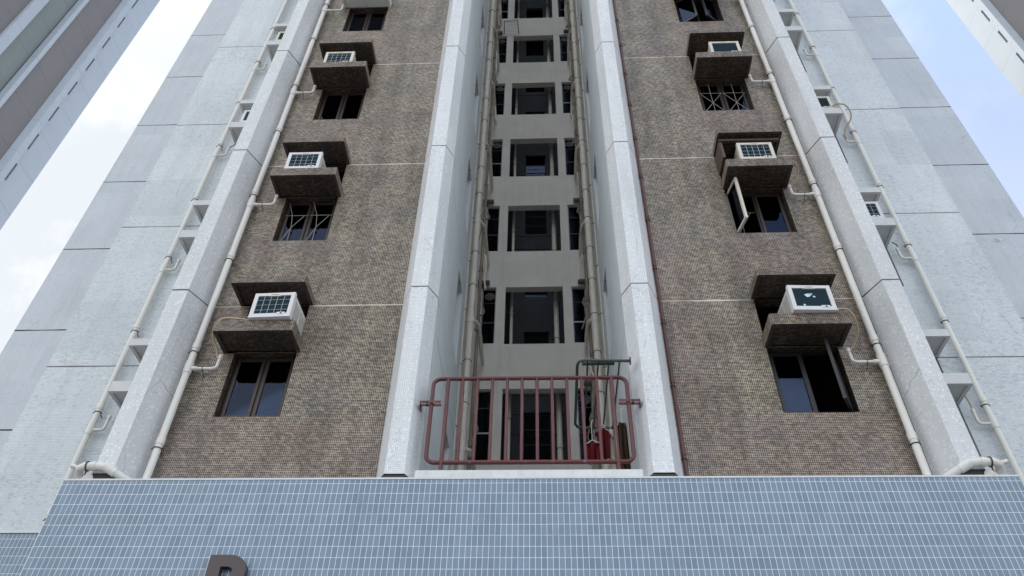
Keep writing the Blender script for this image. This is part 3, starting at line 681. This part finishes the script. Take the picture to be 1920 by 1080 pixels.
# ------------------------------------------------------------ drain pipes
def clamp(mb, x, y, z, r, wally):
    mb.ring((x, y, z), r+.004, .006, 'clamp_rust'); mb.tube([(x-r-.03, y, z), (x+r+.02, y, z)], .006, 'clamp_rust', 6)
    mb.tube([(x+r*.6, y, z), (x+r*.6, wally, z-.02)], .006, 'clamp_rust', 6)
def riser(name, x, y, r, z0, z1, label, cat, mat, wally, czs, branch=None, group=None, socket=True):
    t_ = empty(name, (x, y, z0), label, cat, group)
    mb = MB(); mb.tube([(x, y, z0), (x, y, z1)], r, mat, 18)
    mb.build('pipe', t_, (x, y, z0), smooth=True).location = (0, 0, 0)
    if socket:
        s0_ = None
        for z in czs:
            if s0_ is None: s0_ = MB().tube([(x, y, z+.05), (x, y, z+.13)], r+.006, mat, 18).build('socket', t_, (x, y, z), smooth=True); zs_ = z
            else: dup(s0_, (0, 0, z-zs_))
    c0 = None
    for z in czs:
        if c0 is None:
            cm = MB(); clamp(cm, x, y, z, r, wally); c0 = cm.build('clamp', t_, (x, y, z)); z00 = z
        else: dup(c0, (0, 0, z-z00))
    return t_
brpipes = {}
for s in (-1, 1):
    x = mir(3.875, s); y = 6.865; r = .040
    side = 'left' if s < 0 else 'right'
    czs = [4.22+1.395*j+(.0 if j % 2 == 0 else -.12) for j in range(0, 8)]
    t_ = riser('drain_pipe', x, y, r, 3.80, 22, 'white drain pipe down the brown bay, bending round the foot of the '+side+' pier', 'pipe', 'pipe_white', BY, czs)
    # branch at every storey: horizontal arm then short upstand
    b0 = None
    for k in range(4):
        if b0 is None:
            bm = MB(); z = 5.27
            bm.tube([(x, y, z), (x-s*.27, y, z-.005), (x-s*.315, y, z+.01), (x-s*.325, y, z+.04), (x-s*.335, y-.01, z+.17)], .019, 'pipe_white', 12)
            bm.tube([(x-s*.10, y, z), (x-s*.0, y, z)], .026, 'pipe_white', 12)
            bm.tube([(x, y, z-.07), (x, y, z+.09)], r+.007, 'pipe_white', 18)
            bm.tube([(x-s*.333, y-.01, z+.12), (x-s*.336, y-.01, z+.175)], .024, 'pipe_white', 12)
            bm.ring((x-s*.17, y, z), .022, .004, 'clamp_rust', 'x', 12); bm.tube([(x-s*.17, y, z-.02), (x-s*.17, BY, z-.07)], .004, 'clamp_rust', 5)
            b0 = bm.build('branch', t_, (x, y, z), smooth=True)
        else: dup(b0, (0, 0, k*H+.05))
    # foot loop round the pier
    f = MB(); zt = 3.80
    pts = [(x, y, 3.9), (x, y-.01, 3.79), (x+s*.05, y-.06, 3.76), (mir(4.06, s), 6.62, 3.80), (mir(4.16, s), 6.58, 3.845), (mir(4.25, s), 6.575, 3.85), (mir(4.37, s), 6.575, 3.85), (mir(4.43, s), 6.60, 3.84), (mir(4.45, s), 6.66, 3.81), (mir(4.42, s), 6.70, 3.76), (mir(4.30, s), 6.60, 3.745)]
    f.tube(pts, .041, 'pipe_white', 16)
    f.tube([pts[3], pts[4]], .047, 'pipe_white', 16); f.tube([pts[5], (mir(4.29, s), 6.575, 3.85)], .047, 'pipe_white', 16)
    f.tube([(mir(4.45, s), 6.60, 3.85), (mir(4.51, s), 6.58, 3.86)], .022, 'pipe_white', 10)
    f.ring((mir(4.34, s), 6.575, 3.85), .045, .008, 'clamp_rust', 'x'); f.tube([(mir(4.34, s), 6.575, 3.80), (mir(4.34, s), 6.6, 3.74)], .009, 'clamp_rust', 6)
    f.build('foot_loop', t_, pts[0], smooth=True)
    # wing pipe
    x = mir(5.485, s); y = 7.985; r = .037
    czs = [5.44+H*.5*j-.06*(j % 2) for j in range(-1, 8)]
    t_ = riser('drain_pipe', x, y, r, G+.14, 22, 'white drain pipe on the pale '+side+' wing wall, beside small white ledges', 'pipe', 'pipe_white', WY, czs)
    b0 = None
    for k in range(4):
        if b0 is None:
            bm = MB(); z = 5.19
            bm.tube([(x, y, z), (x-s*.13, y, z-.005), (x-s*.165, y, z+.01), (x-s*.172, y, z+.04), (x-s*.176, y, z+.2)], .019, 'pipe_white', 12)
            bm.tube([(x, y, z-.07), (x, y, z+.09)], r+.007, 'pipe_white', 18)
            bm.tube([(x-s*.175, y, z+.15), (x-s*.176, y, z+.205)], .024, 'pipe_white', 12)
            b0 = bm.build('branch', t_, (x, y, z), smooth=True)
        else: dup(b0, (0, 0, k*H))
# red conduit by the right fin
t_ = riser('red_conduit', mir(1.60, 1)-.03, 6.925, .016, 3.78, 20, 'thin dark red conduit down the brown bay against the right fin', 'conduit', 'red_pipe', BY, [4.1+.9*j for j in range(12)], socket=True)
# light-well pipes
def drop(name, x, y, r, z1, label, mat, czs, group=None): return riser(name, x, y, r, 3.62, z1, label, 'pipe', mat, y+.1, czs, group=group)
lp = [drop('soil_pipe', -1.385, 11.0, .062, 30, 'thick old cream soil pipe in the left corner of the light well', 'pipe_old', [3.9+.93*j for j in range(26)]),
      drop('soil_pipe', .985, 11.3, .062, 30, 'thick old cream soil pipe in the right corner of the light well', 'pipe_old', [4.3+.93*j for j in range(26)]),
      drop('waste_pipe', -1.50, 10.9, .026, 30, 'thin cream waste pipe left of the thick soil pipe in the light well', 'pipe_old', [4.5+1.3*j for j in range(18)]),
      drop('waste_pipe', 1.13, 11.3, .024, 30, 'thin cream waste pipe right of the thick soil pipe in the light well', 'pipe_old', [4.7+1.3*j for j in range(18)]),
      drop('grimy_pipe', -1.285, 11.4, .034, 30, 'dirty stained pipe between the left soil pipe and the narrow windows', 'pipe_grimy', [4.2+1.4*j for j in range(18)]),
      drop('grimy_pipe', .90, 11.6, .034, 30, 'dirty stained pipe between the right soil pipe and the narrow windows', 'pipe_grimy', [4.9+1.4*j for j in range(18)])]
for s, base, xm, ym, xg, yg in ((-1, lp[0], -1.385, 11.0, -1.285, 11.4), (1, lp[1], .985, 11.3, .90, 11.6)):
    rr = random.Random(5+s)
    for k in range(8):
        z = 3.95+k*H+.25*(s > 0)
        mb = MB()
        # curved branch from the window's waste to the soil pipe, with a trap and a few odd lines
        mb.tube([(xm, ym, z-.02), (xm-s*.06, ym+.05, z+.02), (xm-s*.12, ym+.2, z+.07), (xm-s*.13, ym+.6, z+.12), (xm-s*.12, NY-.05, z+.16)], .042, 'pipe_old', 12)
        mb.tube([(xm, ym, z-.09), (xm, ym, z+.07)], .072, 'pipe_old', 18); mb.tube([(xm, ym, z+.3), (xm, ym, z+.34)], .069, 'pipe_old', 18)
        dz = rr.uniform(.3, .7)
        mb.tube([(xg, yg, z+dz), (xg-s*.08, yg, z+dz+.03), (xg-s*.10, yg+.1, z+dz+.2), (xg-s*.06, yg+.1, z+dz+.34)], .02, 'pipe_grimy', 8)
        mb.build('branch', base, (xm, ym, z), smooth=True)
        mb = MB()
        p0 = Vector((xg-s*rr.uniform(.0, .06), yg-.15, z+1.0)); pts = [p0]
        for j in range(5): pts.append(pts[-1]+Vector((-s*rr.uniform(-.05, .06), rr.uniform(-.05, .05), rr.uniform(-.34, -.12))))
        mb.tube(pts, .014, 'pipe_grimy', 7)
        p0 = Vector((xg-s*rr.uniform(.02, .07), yg+.05, z+2.2)); pts = [p0]
        for j in range(4): pts.append(pts[-1]+Vector((-s*rr.uniform(-.05, .05), rr.uniform(-.05, .05), rr.uniform(-.3, -.1))))
        mb.tube(pts, .018, 'pipe_old', 7)
        mb.build('loose_line', base, (xg, yg, z), smooth=True)
drop('shaft_column', .285, 13.25, .058, 30, 'pale round pipe standing at the right inside the central openings', 'pipe_old', [3.9+1.395*j for j in range(18)])
drop('shaft_column', -.735, 13.25, .036, 30, 'slim grey pipe standing at the left inside the central openings', 'pipe_old', [4.6+1.395*j for j in range(18)])
for k in (0, 1, 3, 4, 5, 6):
    mb = MB()
    for j in range(3):
        zz = 5.0+k*H+.55*j+NY*.0+1.9; sag = .05
        mb.tube([(XW-.79, 15.2, zz), (XW-.3, 15.2, zz-sag), (XW+.3, 15.2, zz-sag), (XW+.79, 15.2, zz)], .010, 'frame_dark', 5)
    tag(mb.build('washing_line', loc=(XW, 15.2, 6.9+k*H)), 'dark washing lines strung across the shaft in the %s central opening' % ['lowest', 'second lowest', '', 'fourth lowest', 'fifth lowest', 'sixth lowest', 'seventh lowest'][k], 'washing line', 'washing lines in the shaft')

# ------------------------------------------------------------ air conditioners
def make_ac(w=.48, h=.365, dp=.62, wires=True, stain=False, shell='ac_plastic'):
    """origin: centre of the base, front face at y=0, body runs back to y=dp"""
    root = bpy.data.objects.new('air_conditioner', None); C.objects.link(root)
    b_ = MB(); hw = w/2
    b_.box(-hw+.012, hw-.012, .03, dp, .012, h-.008, shell)
    o = b_.build('casing', root, local=True, bevel=.008)
    for sx in (-1, 1):
        v = MB()
        x = sx*(hw-.012)
        for (y0, y1) in ((.10, .26), (.29, .44)):
            v.box(*sorted((x, x+sx*.003)), y0, y1, .05, h-.06, 'ac_side')
            for j in range(9):
                zz = .06+j*(h-.13)/9; v.box(*sorted((x+sx*.003, x+sx*.007)), y0+.01, y1-.01, zz, zz+.012, shell)
        v.build('side_vent', root, local=True)
    f = MB(); fw = .045
    f.box(-hw, -hw+fw, 0, .05, 0, h, shell); f.box(hw-fw, hw, 0, .05, 0, h, shell)
    f.box(-hw+fw, hw-fw, .001, .05, h-.042, h, shell); f.box(-hw+fw, hw-fw, .001, .05, 0, .05, shell)
    f.box(-.07, .07, -.004, .03, h-.052, h-.012, shell)
    f.box(hw-.16, hw-.07, -.003, .03, .03, .062, shell); f.box(-hw-.004, hw+.004, -.008, .06, -.012, .006, shell)
    f.build('front_frame', root, local=True, bevel=.006)
    bd = MB(); bd.box(-.045, .045, -.0055, -.004, h-.038, h-.024, 'ac_side'); bd.tube([(hw-.11, -.004, .045), (hw-.11, .0, .045)], .012, 'frame_dark', 12)
    bd.build('badge', root, local=True)
    c = MB(); c.box(-hw+fw, hw-fw, .02, .03, .05, h-.042, 'ac_fins')
    for j in range(16):
        zz = .056+j*(h-.105)/16; c.box(-hw+fw, hw-fw, .012, .02, zz, zz+.004, 'ac_fins')
    if stain:
        for (cx, cz, r) in ((-.03, .22, .035), (.035, .20, .015), (.0, .235, .02), (-.10, .075, .014)):
            c.quad([(cx+r*math.cos(a)*(1+.25*math.sin(3*a)), .0105, cz+r*.8*math.sin(a)*(1+.2*math.cos(2*a+cx*30))) for a in [j*math.pi/8 for j in range(16)]], 'ac_stain')
    c.build('coil', root, local=True)
    if wires:
        g2 = MB()
        for j in range(1, 5): x = -hw+fw+j*(w-2*fw)/5; g2.tube([(x, .006, .05), (x, .006, h-.042)], .0035, 'ac_wire', 5)
        for j in range(1, 4): z = .03+j*(h-.06)/4; g2.tube([(-hw+fw, .006, z), (hw-fw, .006, z)], .0035, 'ac_wire', 5)
        g2.build('wire_guard', root, local=True)
    return root
ac_w = make_ac(); ac_p = make_ac(wires=False, stain=True); ac_o = make_ac(shell='ac_aged'); ac_q = make_ac(wires=False, shell='ac_aged')
used = set()
def place_ac(proto, x, y, z, label, rot=0):
    if proto.name in used:
        c = proto.copy(); C.objects.link(c)
        for ch in kids(proto): dup_child(ch, c)
    else: c = proto; used.add(proto.name)
    c.location = (x, y, z); c.rotation_euler = (0, 0, R(rot))
    return tag(c, label, 'air conditioner', 'window air conditioners on the ledges')
place_ac(ac_w, -3.125, 6.50, 5.722, 'white boxy air conditioner with wire guard on the lowest brown ledge, left bay', -2)
place_ac(ac_p, 3.005, 6.50, 5.722, 'white air conditioner with pale blotches on its front, lowest ledge of the right bay', 2)
place_ac(ac_w, -3.345, 6.56, 5.722+H, 'white air conditioner on the second brown ledge up in the left bay')
place_ac(ac_o, -3.33, 6.58, 5.722+2*H, 'white air conditioner on the third brown ledge up in the left bay, weathered grille')
place_ac(ac_o, 2.95, 6.56, 5.722+H, 'white air conditioner above the open casement window of the right bay')
a_ = place_ac(ac_q, 3.005, 6.58, 5.722+2*H, 'white air conditioner with plain dark front on the third brown ledge up, right bay')
place_ac(ac_w, 4.72, 7.655, 5.694+H, 'white air conditioner under the slatted hood on the right wing, peeping out behind the pier')
place_ac(ac_q, 4.735, 7.655, 5.694+2*H, 'white air conditioner with looping hose on the right wing, high behind the pier')
place_ac(ac_w, -5.03, 7.655, 5.694+2*H, 'white air conditioner on a white ledge of the left wing, lower of the two there')
place_ac(ac_q, -5.05, 7.655, 5.694+3*H, 'white air conditioner on a white ledge of the left wing, upper of the two there')
# drain hoses
def smooth_pts(P, n=6):
    out = []; P = [Vector(p) for p in P]
    for i in range(len(P)-1):
        p0 = P[max(i-1, 0)]; p1 = P[i]; p2 = P[i+1]; p3 = P[min(i+2, len(P)-1)]
        for j in range(n):
            t_ = j/n
            out.append(.5*((2*p1)+(-p0+p2)*t_+(2*p0-5*p1+4*p2-p3)*t_*t_+(-p0+3*p1-3*p2+p3)*t_**3))
    return out+[P[-1]]
def hose(pts, r, mat, label):
    tag(MB().tube(smooth_pts(pts), r, mat, 8).build('drain_hose', loc=pts[0], smooth=True), label, 'hose')
hose([(-3.20, 6.62, 5.73), (-3.50, 6.55, 5.735), (-3.66, 6.56, 5.75), (-3.77, 6.60, 5.70), (-3.81, 6.72, 5.62), (-3.775, 6.82, 5.52), (-3.735, 6.852, 5.40)], .012, 'hose_beige', 'beige drain hose drooping from the lowest left ledge into the white pipe')
hose([(3.20, 6.52, 5.73), (3.33, 6.5, 5.72), (3.42, 6.56, 5.66), (3.47, 6.68, 5.56), (3.44, 6.8, 5.47), (3.375, 6.852, 5.40)], .010, 'hose_beige', 'beige drain hose from the blotched air conditioner, lowest right ledge')
hose([(3.30, 6.62, 5.71+H), (3.42, 6.6, 5.69+H), (3.48, 6.68, 5.6+H), (3.42, 6.8, 5.5+H), (3.375, 6.852, 5.44+H)], .008, 'hose_beige', 'thin beige drain hose beside the ledge above the open casement')
hose([(4.88, 7.72, 5.72+2*H), (5.02, 7.62, 5.76+2*H), (5.17, 7.62, 5.70+2*H), (5.24, 7.74, 5.55+2*H), (5.14, 7.9, 5.40+2*H), (5.14, 7.97, 5.24+2*H)], .012, 'hose_beige', 'beige drain hose looping over the upper white ledge on the right wing')
hose([(5.12, 8.0, 5.54+H), (5.15, 7.97, 5.45+H), (5.14, 7.975, 5.36+H)], .008, 'hose_dark', 'short dark hose under the middle white ledge of the right wing')
hose([(5.07, 7.9, 5.56), (5.12, 7.95, 5.48), (5.14, 7.975, 5.36)], .010, 'hose_beige', 'short pale hose under the lowest white ledge of the right wing')
hose([(-5.36, 8.03, 5.60+2*H), (-5.42, 8.0, 5.5+2*H), (-5.48, 7.975, 5.38+2*H)], .008, 'hose_dark', 'short dark hose running to the pipe elbow on the left wing')

# ------------------------------------------------------------ red railing
rail = empty('red_railing', (XC, 6.70, 3.815), 'dark red tubular steel railing across the foot of the light well', 'railing')
XL, XR, ZL, ZH = -1.190, .868, 3.945, 4.965; y = 6.70; r = .022; rc = .085
def arc(cx, cz, a0, a1, n=6): return [(cx+rc*math.cos(R(a0+(a1-a0)*i/n)), y, cz+rc*math.sin(R(a0+(a1-a0)*i/n))) for i in range(n+1)]
loop = arc(XR-rc, ZH-rc, 90, 0)+arc(XR-rc, ZL+rc, 0, -90)+arc(XL+rc, ZL+rc, -90, -180)+arc(XL+rc, ZH-rc, 180, 90)
MB().tube(loop, r, 'red_paint', 12, close=True).build('frame', rail, (XC, y, ZL), smooth=True)
px = [XL+.158, XR-.158]
p0 = MB().tube([(px[0], y, 3.815), (px[0], y, ZH)], .021, 'red_paint', 12).build('post', rail, (px[0], y, 3.815), smooth=True)
dup(p0, (px[1]-px[0], 0, 0))
nb = 10; b0 = None
for i in range(nb):
    x = px[0]+(px[1]-px[0])*(i+1)/(nb+1)
    if b0 is None: b0 = MB().tube([(x, y, ZL), (x, y, ZH)], .017, 'red_paint', 10).build('bar', rail, (x, y, ZL), smooth=True); xx0 = x
    else: dup(b0, (x-xx0, 0, 0))
for s in (-1, 1):
    x = XL if s < 0 else XR; xw = mir(1.105, s)
    mb = MB(); mb.box(*sorted((x-s*.10, x+s*.12)), y-.032, y-.028, 4.635, 4.665, 'red_paint'); mb.box(*sorted((x-s*.10, x+s*.12)), y+.028, y+.032, 4.635, 4.665, 'red_paint')
    mb.box(*sorted((x+s*.115, x+s*.121)), y-.028, y+.17, 4.60, 4.665, 'red_paint')
    mb.tube([(x+s*.05, y-.04, 4.65), (x+s*.05, y+.04, 4.65)], .008, 'clamp_rust', 8)
    mb.build('wall_bracket', rail, (x, y, 4.6))
# olive drying rack fixed to the right side wall of the well
ZR = 5.17; xw = mir(1.105, 1)
def on(y_, x_): return (x_, y_, ZR)
rack = empty('drying_rack', (xw, 7.2, ZR), 'dark olive tubular drying rack projecting from the right wall of the light well', 'clothes rack')
xl = .36
P = [(xw, 6.68, ZR), (xl+.08, 6.66, ZR), (xl+.02, 6.68, ZR), (xl, 6.74, ZR), (xl, 7.90, ZR), (xl+.03, 7.97, ZR), (xl+.09, 7.99, ZR), (xw, 7.99, ZR)]
MB().tube(P, .017, 'olive_paint', 10).build('frame', rack, P[0], smooth=True)
mb = MB(); mb.box(xl+.05, xl+.40, 6.70, 6.735, ZR-.015, ZR+.005, 'green_trim'); mb.build('plastic_sleeve', rack, (xl+.2, 6.7, ZR))
b0 = None
for i in range(4):
    x = xl+.11+.115*i
    if b0 is None: b0 = MB().tube([(x, 6.67, ZR), (x, 7.98, ZR)], .010, 'olive_paint', 8).build('rod', rack, (x, 6.67, ZR), smooth=True)
    else: dup(b0, (.115*i, 0, 0))
fl = MB().tube([(xw-.012, 6.68, ZR), (xw-.001, 6.68, ZR)], .045, 'olive_paint', 14).build('wall_flange', rack, (xw, 6.68, ZR)); dup(fl, (0, 1.31, 0))
hr = empty('drying_rack', (-.95, 12.45, 23.15), 'small rack jutting out above a narrow window high in the light well', 'clothes rack')
fr_ = MB()
fr_.tube([(-1.15, NY-.01, 23.15), (-1.13, 12.15, 23.15), (-.70, 12.12, 23.15), (-.68, NY-.01, 23.15)], .016, 'pipe_grimy', 8); fr_.build('frame', hr, (-.95, 12.45, 23.15), smooth=True).location = (0, 0, 0)
b0 = None
for i in range(5):
    if b0 is None: b0 = MB().tube([(-1.13, 12.2, 23.16), (-.69, 12.2, 23.17)], .010, 'pipe_old', 6).build('rod', hr, (-.9, 12.2, 23.16))
    else: dup(b0, (0, .075*i, 0))
# clothes
def cloth(name, cx, cy, w, zt, zb_, mat, label, rot=0, sh='shirt', seed=0, group='clothes hung on the drying rack'):
    rr = random.Random(seed); n, m_ = 18, 14; mb = MB(); i0 = 0
    def pt(u, v, side):
        # u -1..1 across, v 0 top ..1 bottom
        if sh == 'shirt':
            half = w/2*(1.0-.12*v) if v > .3 else w/2*(1.25 if v > .08 else .55+6*v)
        else: half = w/2*(.8+.25*v)
        fold = .022*math.sin(u*7+seed+v*1.5)*(0.3+v)+.01*math.sin(u*17+seed*2)
        zz = zt-(zt-zb_)*v-(.05*abs(u) if sh == 'shirt' and v < .2 else 0)-.012*math.sin(u*5+seed)*(v)
        a = R(rot); dx, dy = u*half, fold+side*.008
        return (cx+dx*math.cos(a)-dy*math.sin(a), cy+dx*math.sin(a)+dy*math.cos(a), zz)
    for side in (-1, 1):
        for i in range(n):
            for j in range(m_):
                u0, u1 = -1+2*i/n, -1+2*(i+1)/n; v0, v1 = j/m_, (j+1)/m_
                mb.quad([pt(u0, v0, side), pt(u1, v0, side), pt(u1, v1, side), pt(u0, v1, side)], mat)
    for i in range(n):
        u0, u1 = -1+2*i/n, -1+2*(i+1)/n
        for v in (0, 1): mb.quad([pt(u0, v, -1), pt(u1, v, -1), pt(u1, v, 1), pt(u0, v, 1)], mat)
    for j in range(m_):
        v0, v1 = j/m_, (j+1)/m_
        for u in (-1, 1): mb.quad([pt(u, v0, -1), pt(u, v1, -1), pt(u, v1, 1), pt(u, v0, 1)], mat)
    t_ = empty(name, (cx, cy, zb_), label, 'clothing', group)
    mb.build('fabric', t_, (cx, cy, zb_), smooth=True).location = (0, 0, 0)
    a = R(rot); ca, sa = math.cos(a), math.sin(a)
    hk = MB(); hk.tube([(cx-w*.45*ca, cy-w*.45*sa, zt-.03), (cx, cy, zt+.02), (cx+w*.45*ca, cy+w*.45*sa, zt-.03)], .006, 'plastic_white', 6)
    hk.tube([(cx, cy, zt+.02), (cx, cy, ZR-.01), (cx+.015, cy, ZR+.02), (cx+.03, cy, ZR+.01)], .004, 'plastic_white', 5)
    hk.build('hanger', t_, (cx, cy, zb_)).location = (0, 0, 0)
cloth('hanging_shirt', .70, 7.90, .20, 5.10, 4.70, 'cloth_red', 'dark red garment on a white hanger, right of the other red one', 25, seed=1)
cloth('hanging_shirt', .55, 7.86, .18, 4.90, 4.62, 'cloth_red', 'lower, smaller dark red garment hanging left of the taller red one', -10, seed=4)
cloth('hanging_towel', .885, 7.60, .13, 4.98, 4.15, 'cloth_brown', 'brown cloth hanging nearest the right wall of the light well', 15, 'towel', seed=2)
cloth('hanging_towel', .78, 7.95, .10, 5.05, 4.55, 'ac_side', 'small pale beige cloth between the red garment and the brown cloth', 60, 'towel', seed=6)

# ------------------------------------------------------------ neighbouring towers
def neighbour(name, s, X0, ys, zs0, label, zoff):
    """face in the plane X = X0 looking towards the photographed block; y stations from measured edges"""
    yend, ys_slit, y_fin1, y_fin0, y_br0, y_st0, y_gr0, y_f2, y_f3 = ys
    t_ = empty(name, (X0, y_fin0, G+.14), label, 'building', 'neighbouring towers')
    z0, z1 = G+.14, 84
    o = s   # outward (towards us) is -s*x ... protrusion direction
    pr = lambda d: X0 + o*d
    mb = MB(); holes = [(ys_slit-.06, ys_slit+.10, zoff+i*2.763, zoff+1.43+i*2.763) for i in range(28)]
    wall(mb, 'x', X0, y_fin1, yend, z0, z1, holes, 'far_white', .35, sgn=-o)
    mb.quad([(X0, yend, z0), (X0-o*20, yend, z0), (X0-o*20, yend, z1), (X0, yend, z1)], 'far_white')
    mb.quad([(X0-o*.33, ys_slit-.3, z0), (X0-o*.33, ys_slit+.3, z0), (X0-o*.33, ys_slit+.3, z1), (X0-o*.33, ys_slit-.3, z1)], 'dark_void')
    mb.build('end_wall', t_, (X0, yend, z0))
    # fin: trapezoid pier
    MB().prism([(X0-o*.3, y_fin1), (pr(.3), y_fin1-.02), (pr(.3), y_fin0+.06), (X0-o*.3, y_fin0-.12)], z0, z1, 'far_white').build('fin', t_, (X0, y_fin0, z0))
    mb = MB(); wall(mb, 'x', X0-o*.1, y_br0, y_fin0-.02, z0, z1, [], 'far_brown', sgn=-o); mb.build('brown_bay_wall', t_, (X0, y_br0, z0))
    MB().prism([(X0-o*.3, y_br0), (pr(.12), y_br0-.0), (pr(.12), y_st0+.0), (X0-o*.3, y_st0)], z0, z1, 'far_white').build('fin', t_, (X0, y_st0, z0))
    mb = MB(); holes = [(y_gr0+.06, y_gr0+.30, 6.0+i*2.79, 7.3+i*2.79) for i in range(26)]
    wall(mb, 'x', X0-o*.35, y_gr0, y_st0, z0, z1, holes, 'far_green', .3, sgn=-o)
    mb.quad([(X0-o*.64, y_gr0, z0), (X0-o*.64, y_st0, z0), (X0-o*.64, y_st0, z1), (X0-o*.64, y_gr0, z1)], 'dark_void')
    mb.build('recessed_wall', t_, (X0-o*.35, y_gr0, z0))
    MB().prism([(X0-o*.5, y_gr0), (pr(.1), y_gr0-.02), (pr(.1), y_f2), (X0-o*.5, y_f2)], z0, z1, 'far_white').build('fin', t_, (X0, y_f2, z0))
    mb = MB(); wall(mb, 'x', X0-o*.1, y_f3, y_f2, z0, z1, [], 'far_brown', sgn=-o)
    mb.build('brown_bay_wall', t_, (X0, y_f3, z0))
    MB().box(*sorted((X0-o*.66, X0-o*20)), y_f3, yend-.01, z0, z1-.3, 'far_white').build('core', t_, (X0-o*10, y_f3, z0))
    return t_
#        yend   slit   fin1   fin0   brown0 strip0 green0 f2     f3
neighbour('neighbour_tower', 1, -29.0, (26.88, 25.27, 25.0, 24.5, 22.38, 22.12, 20.50, 19.87, 14), 0, 'tower at upper left with slit windows and grey-brown bands, beyond bright sky', 32.33-2.763*12)
neighbour('neighbour_tower', -1, 30.0, (28.18, 26.5, 26.2, 25.75, 23.6, 23.3, 21.7, 21.0, 15), 0, 'neighbouring tower at the upper right corner, only its pale slit-windowed edge in view', 43.2-2.763*16)
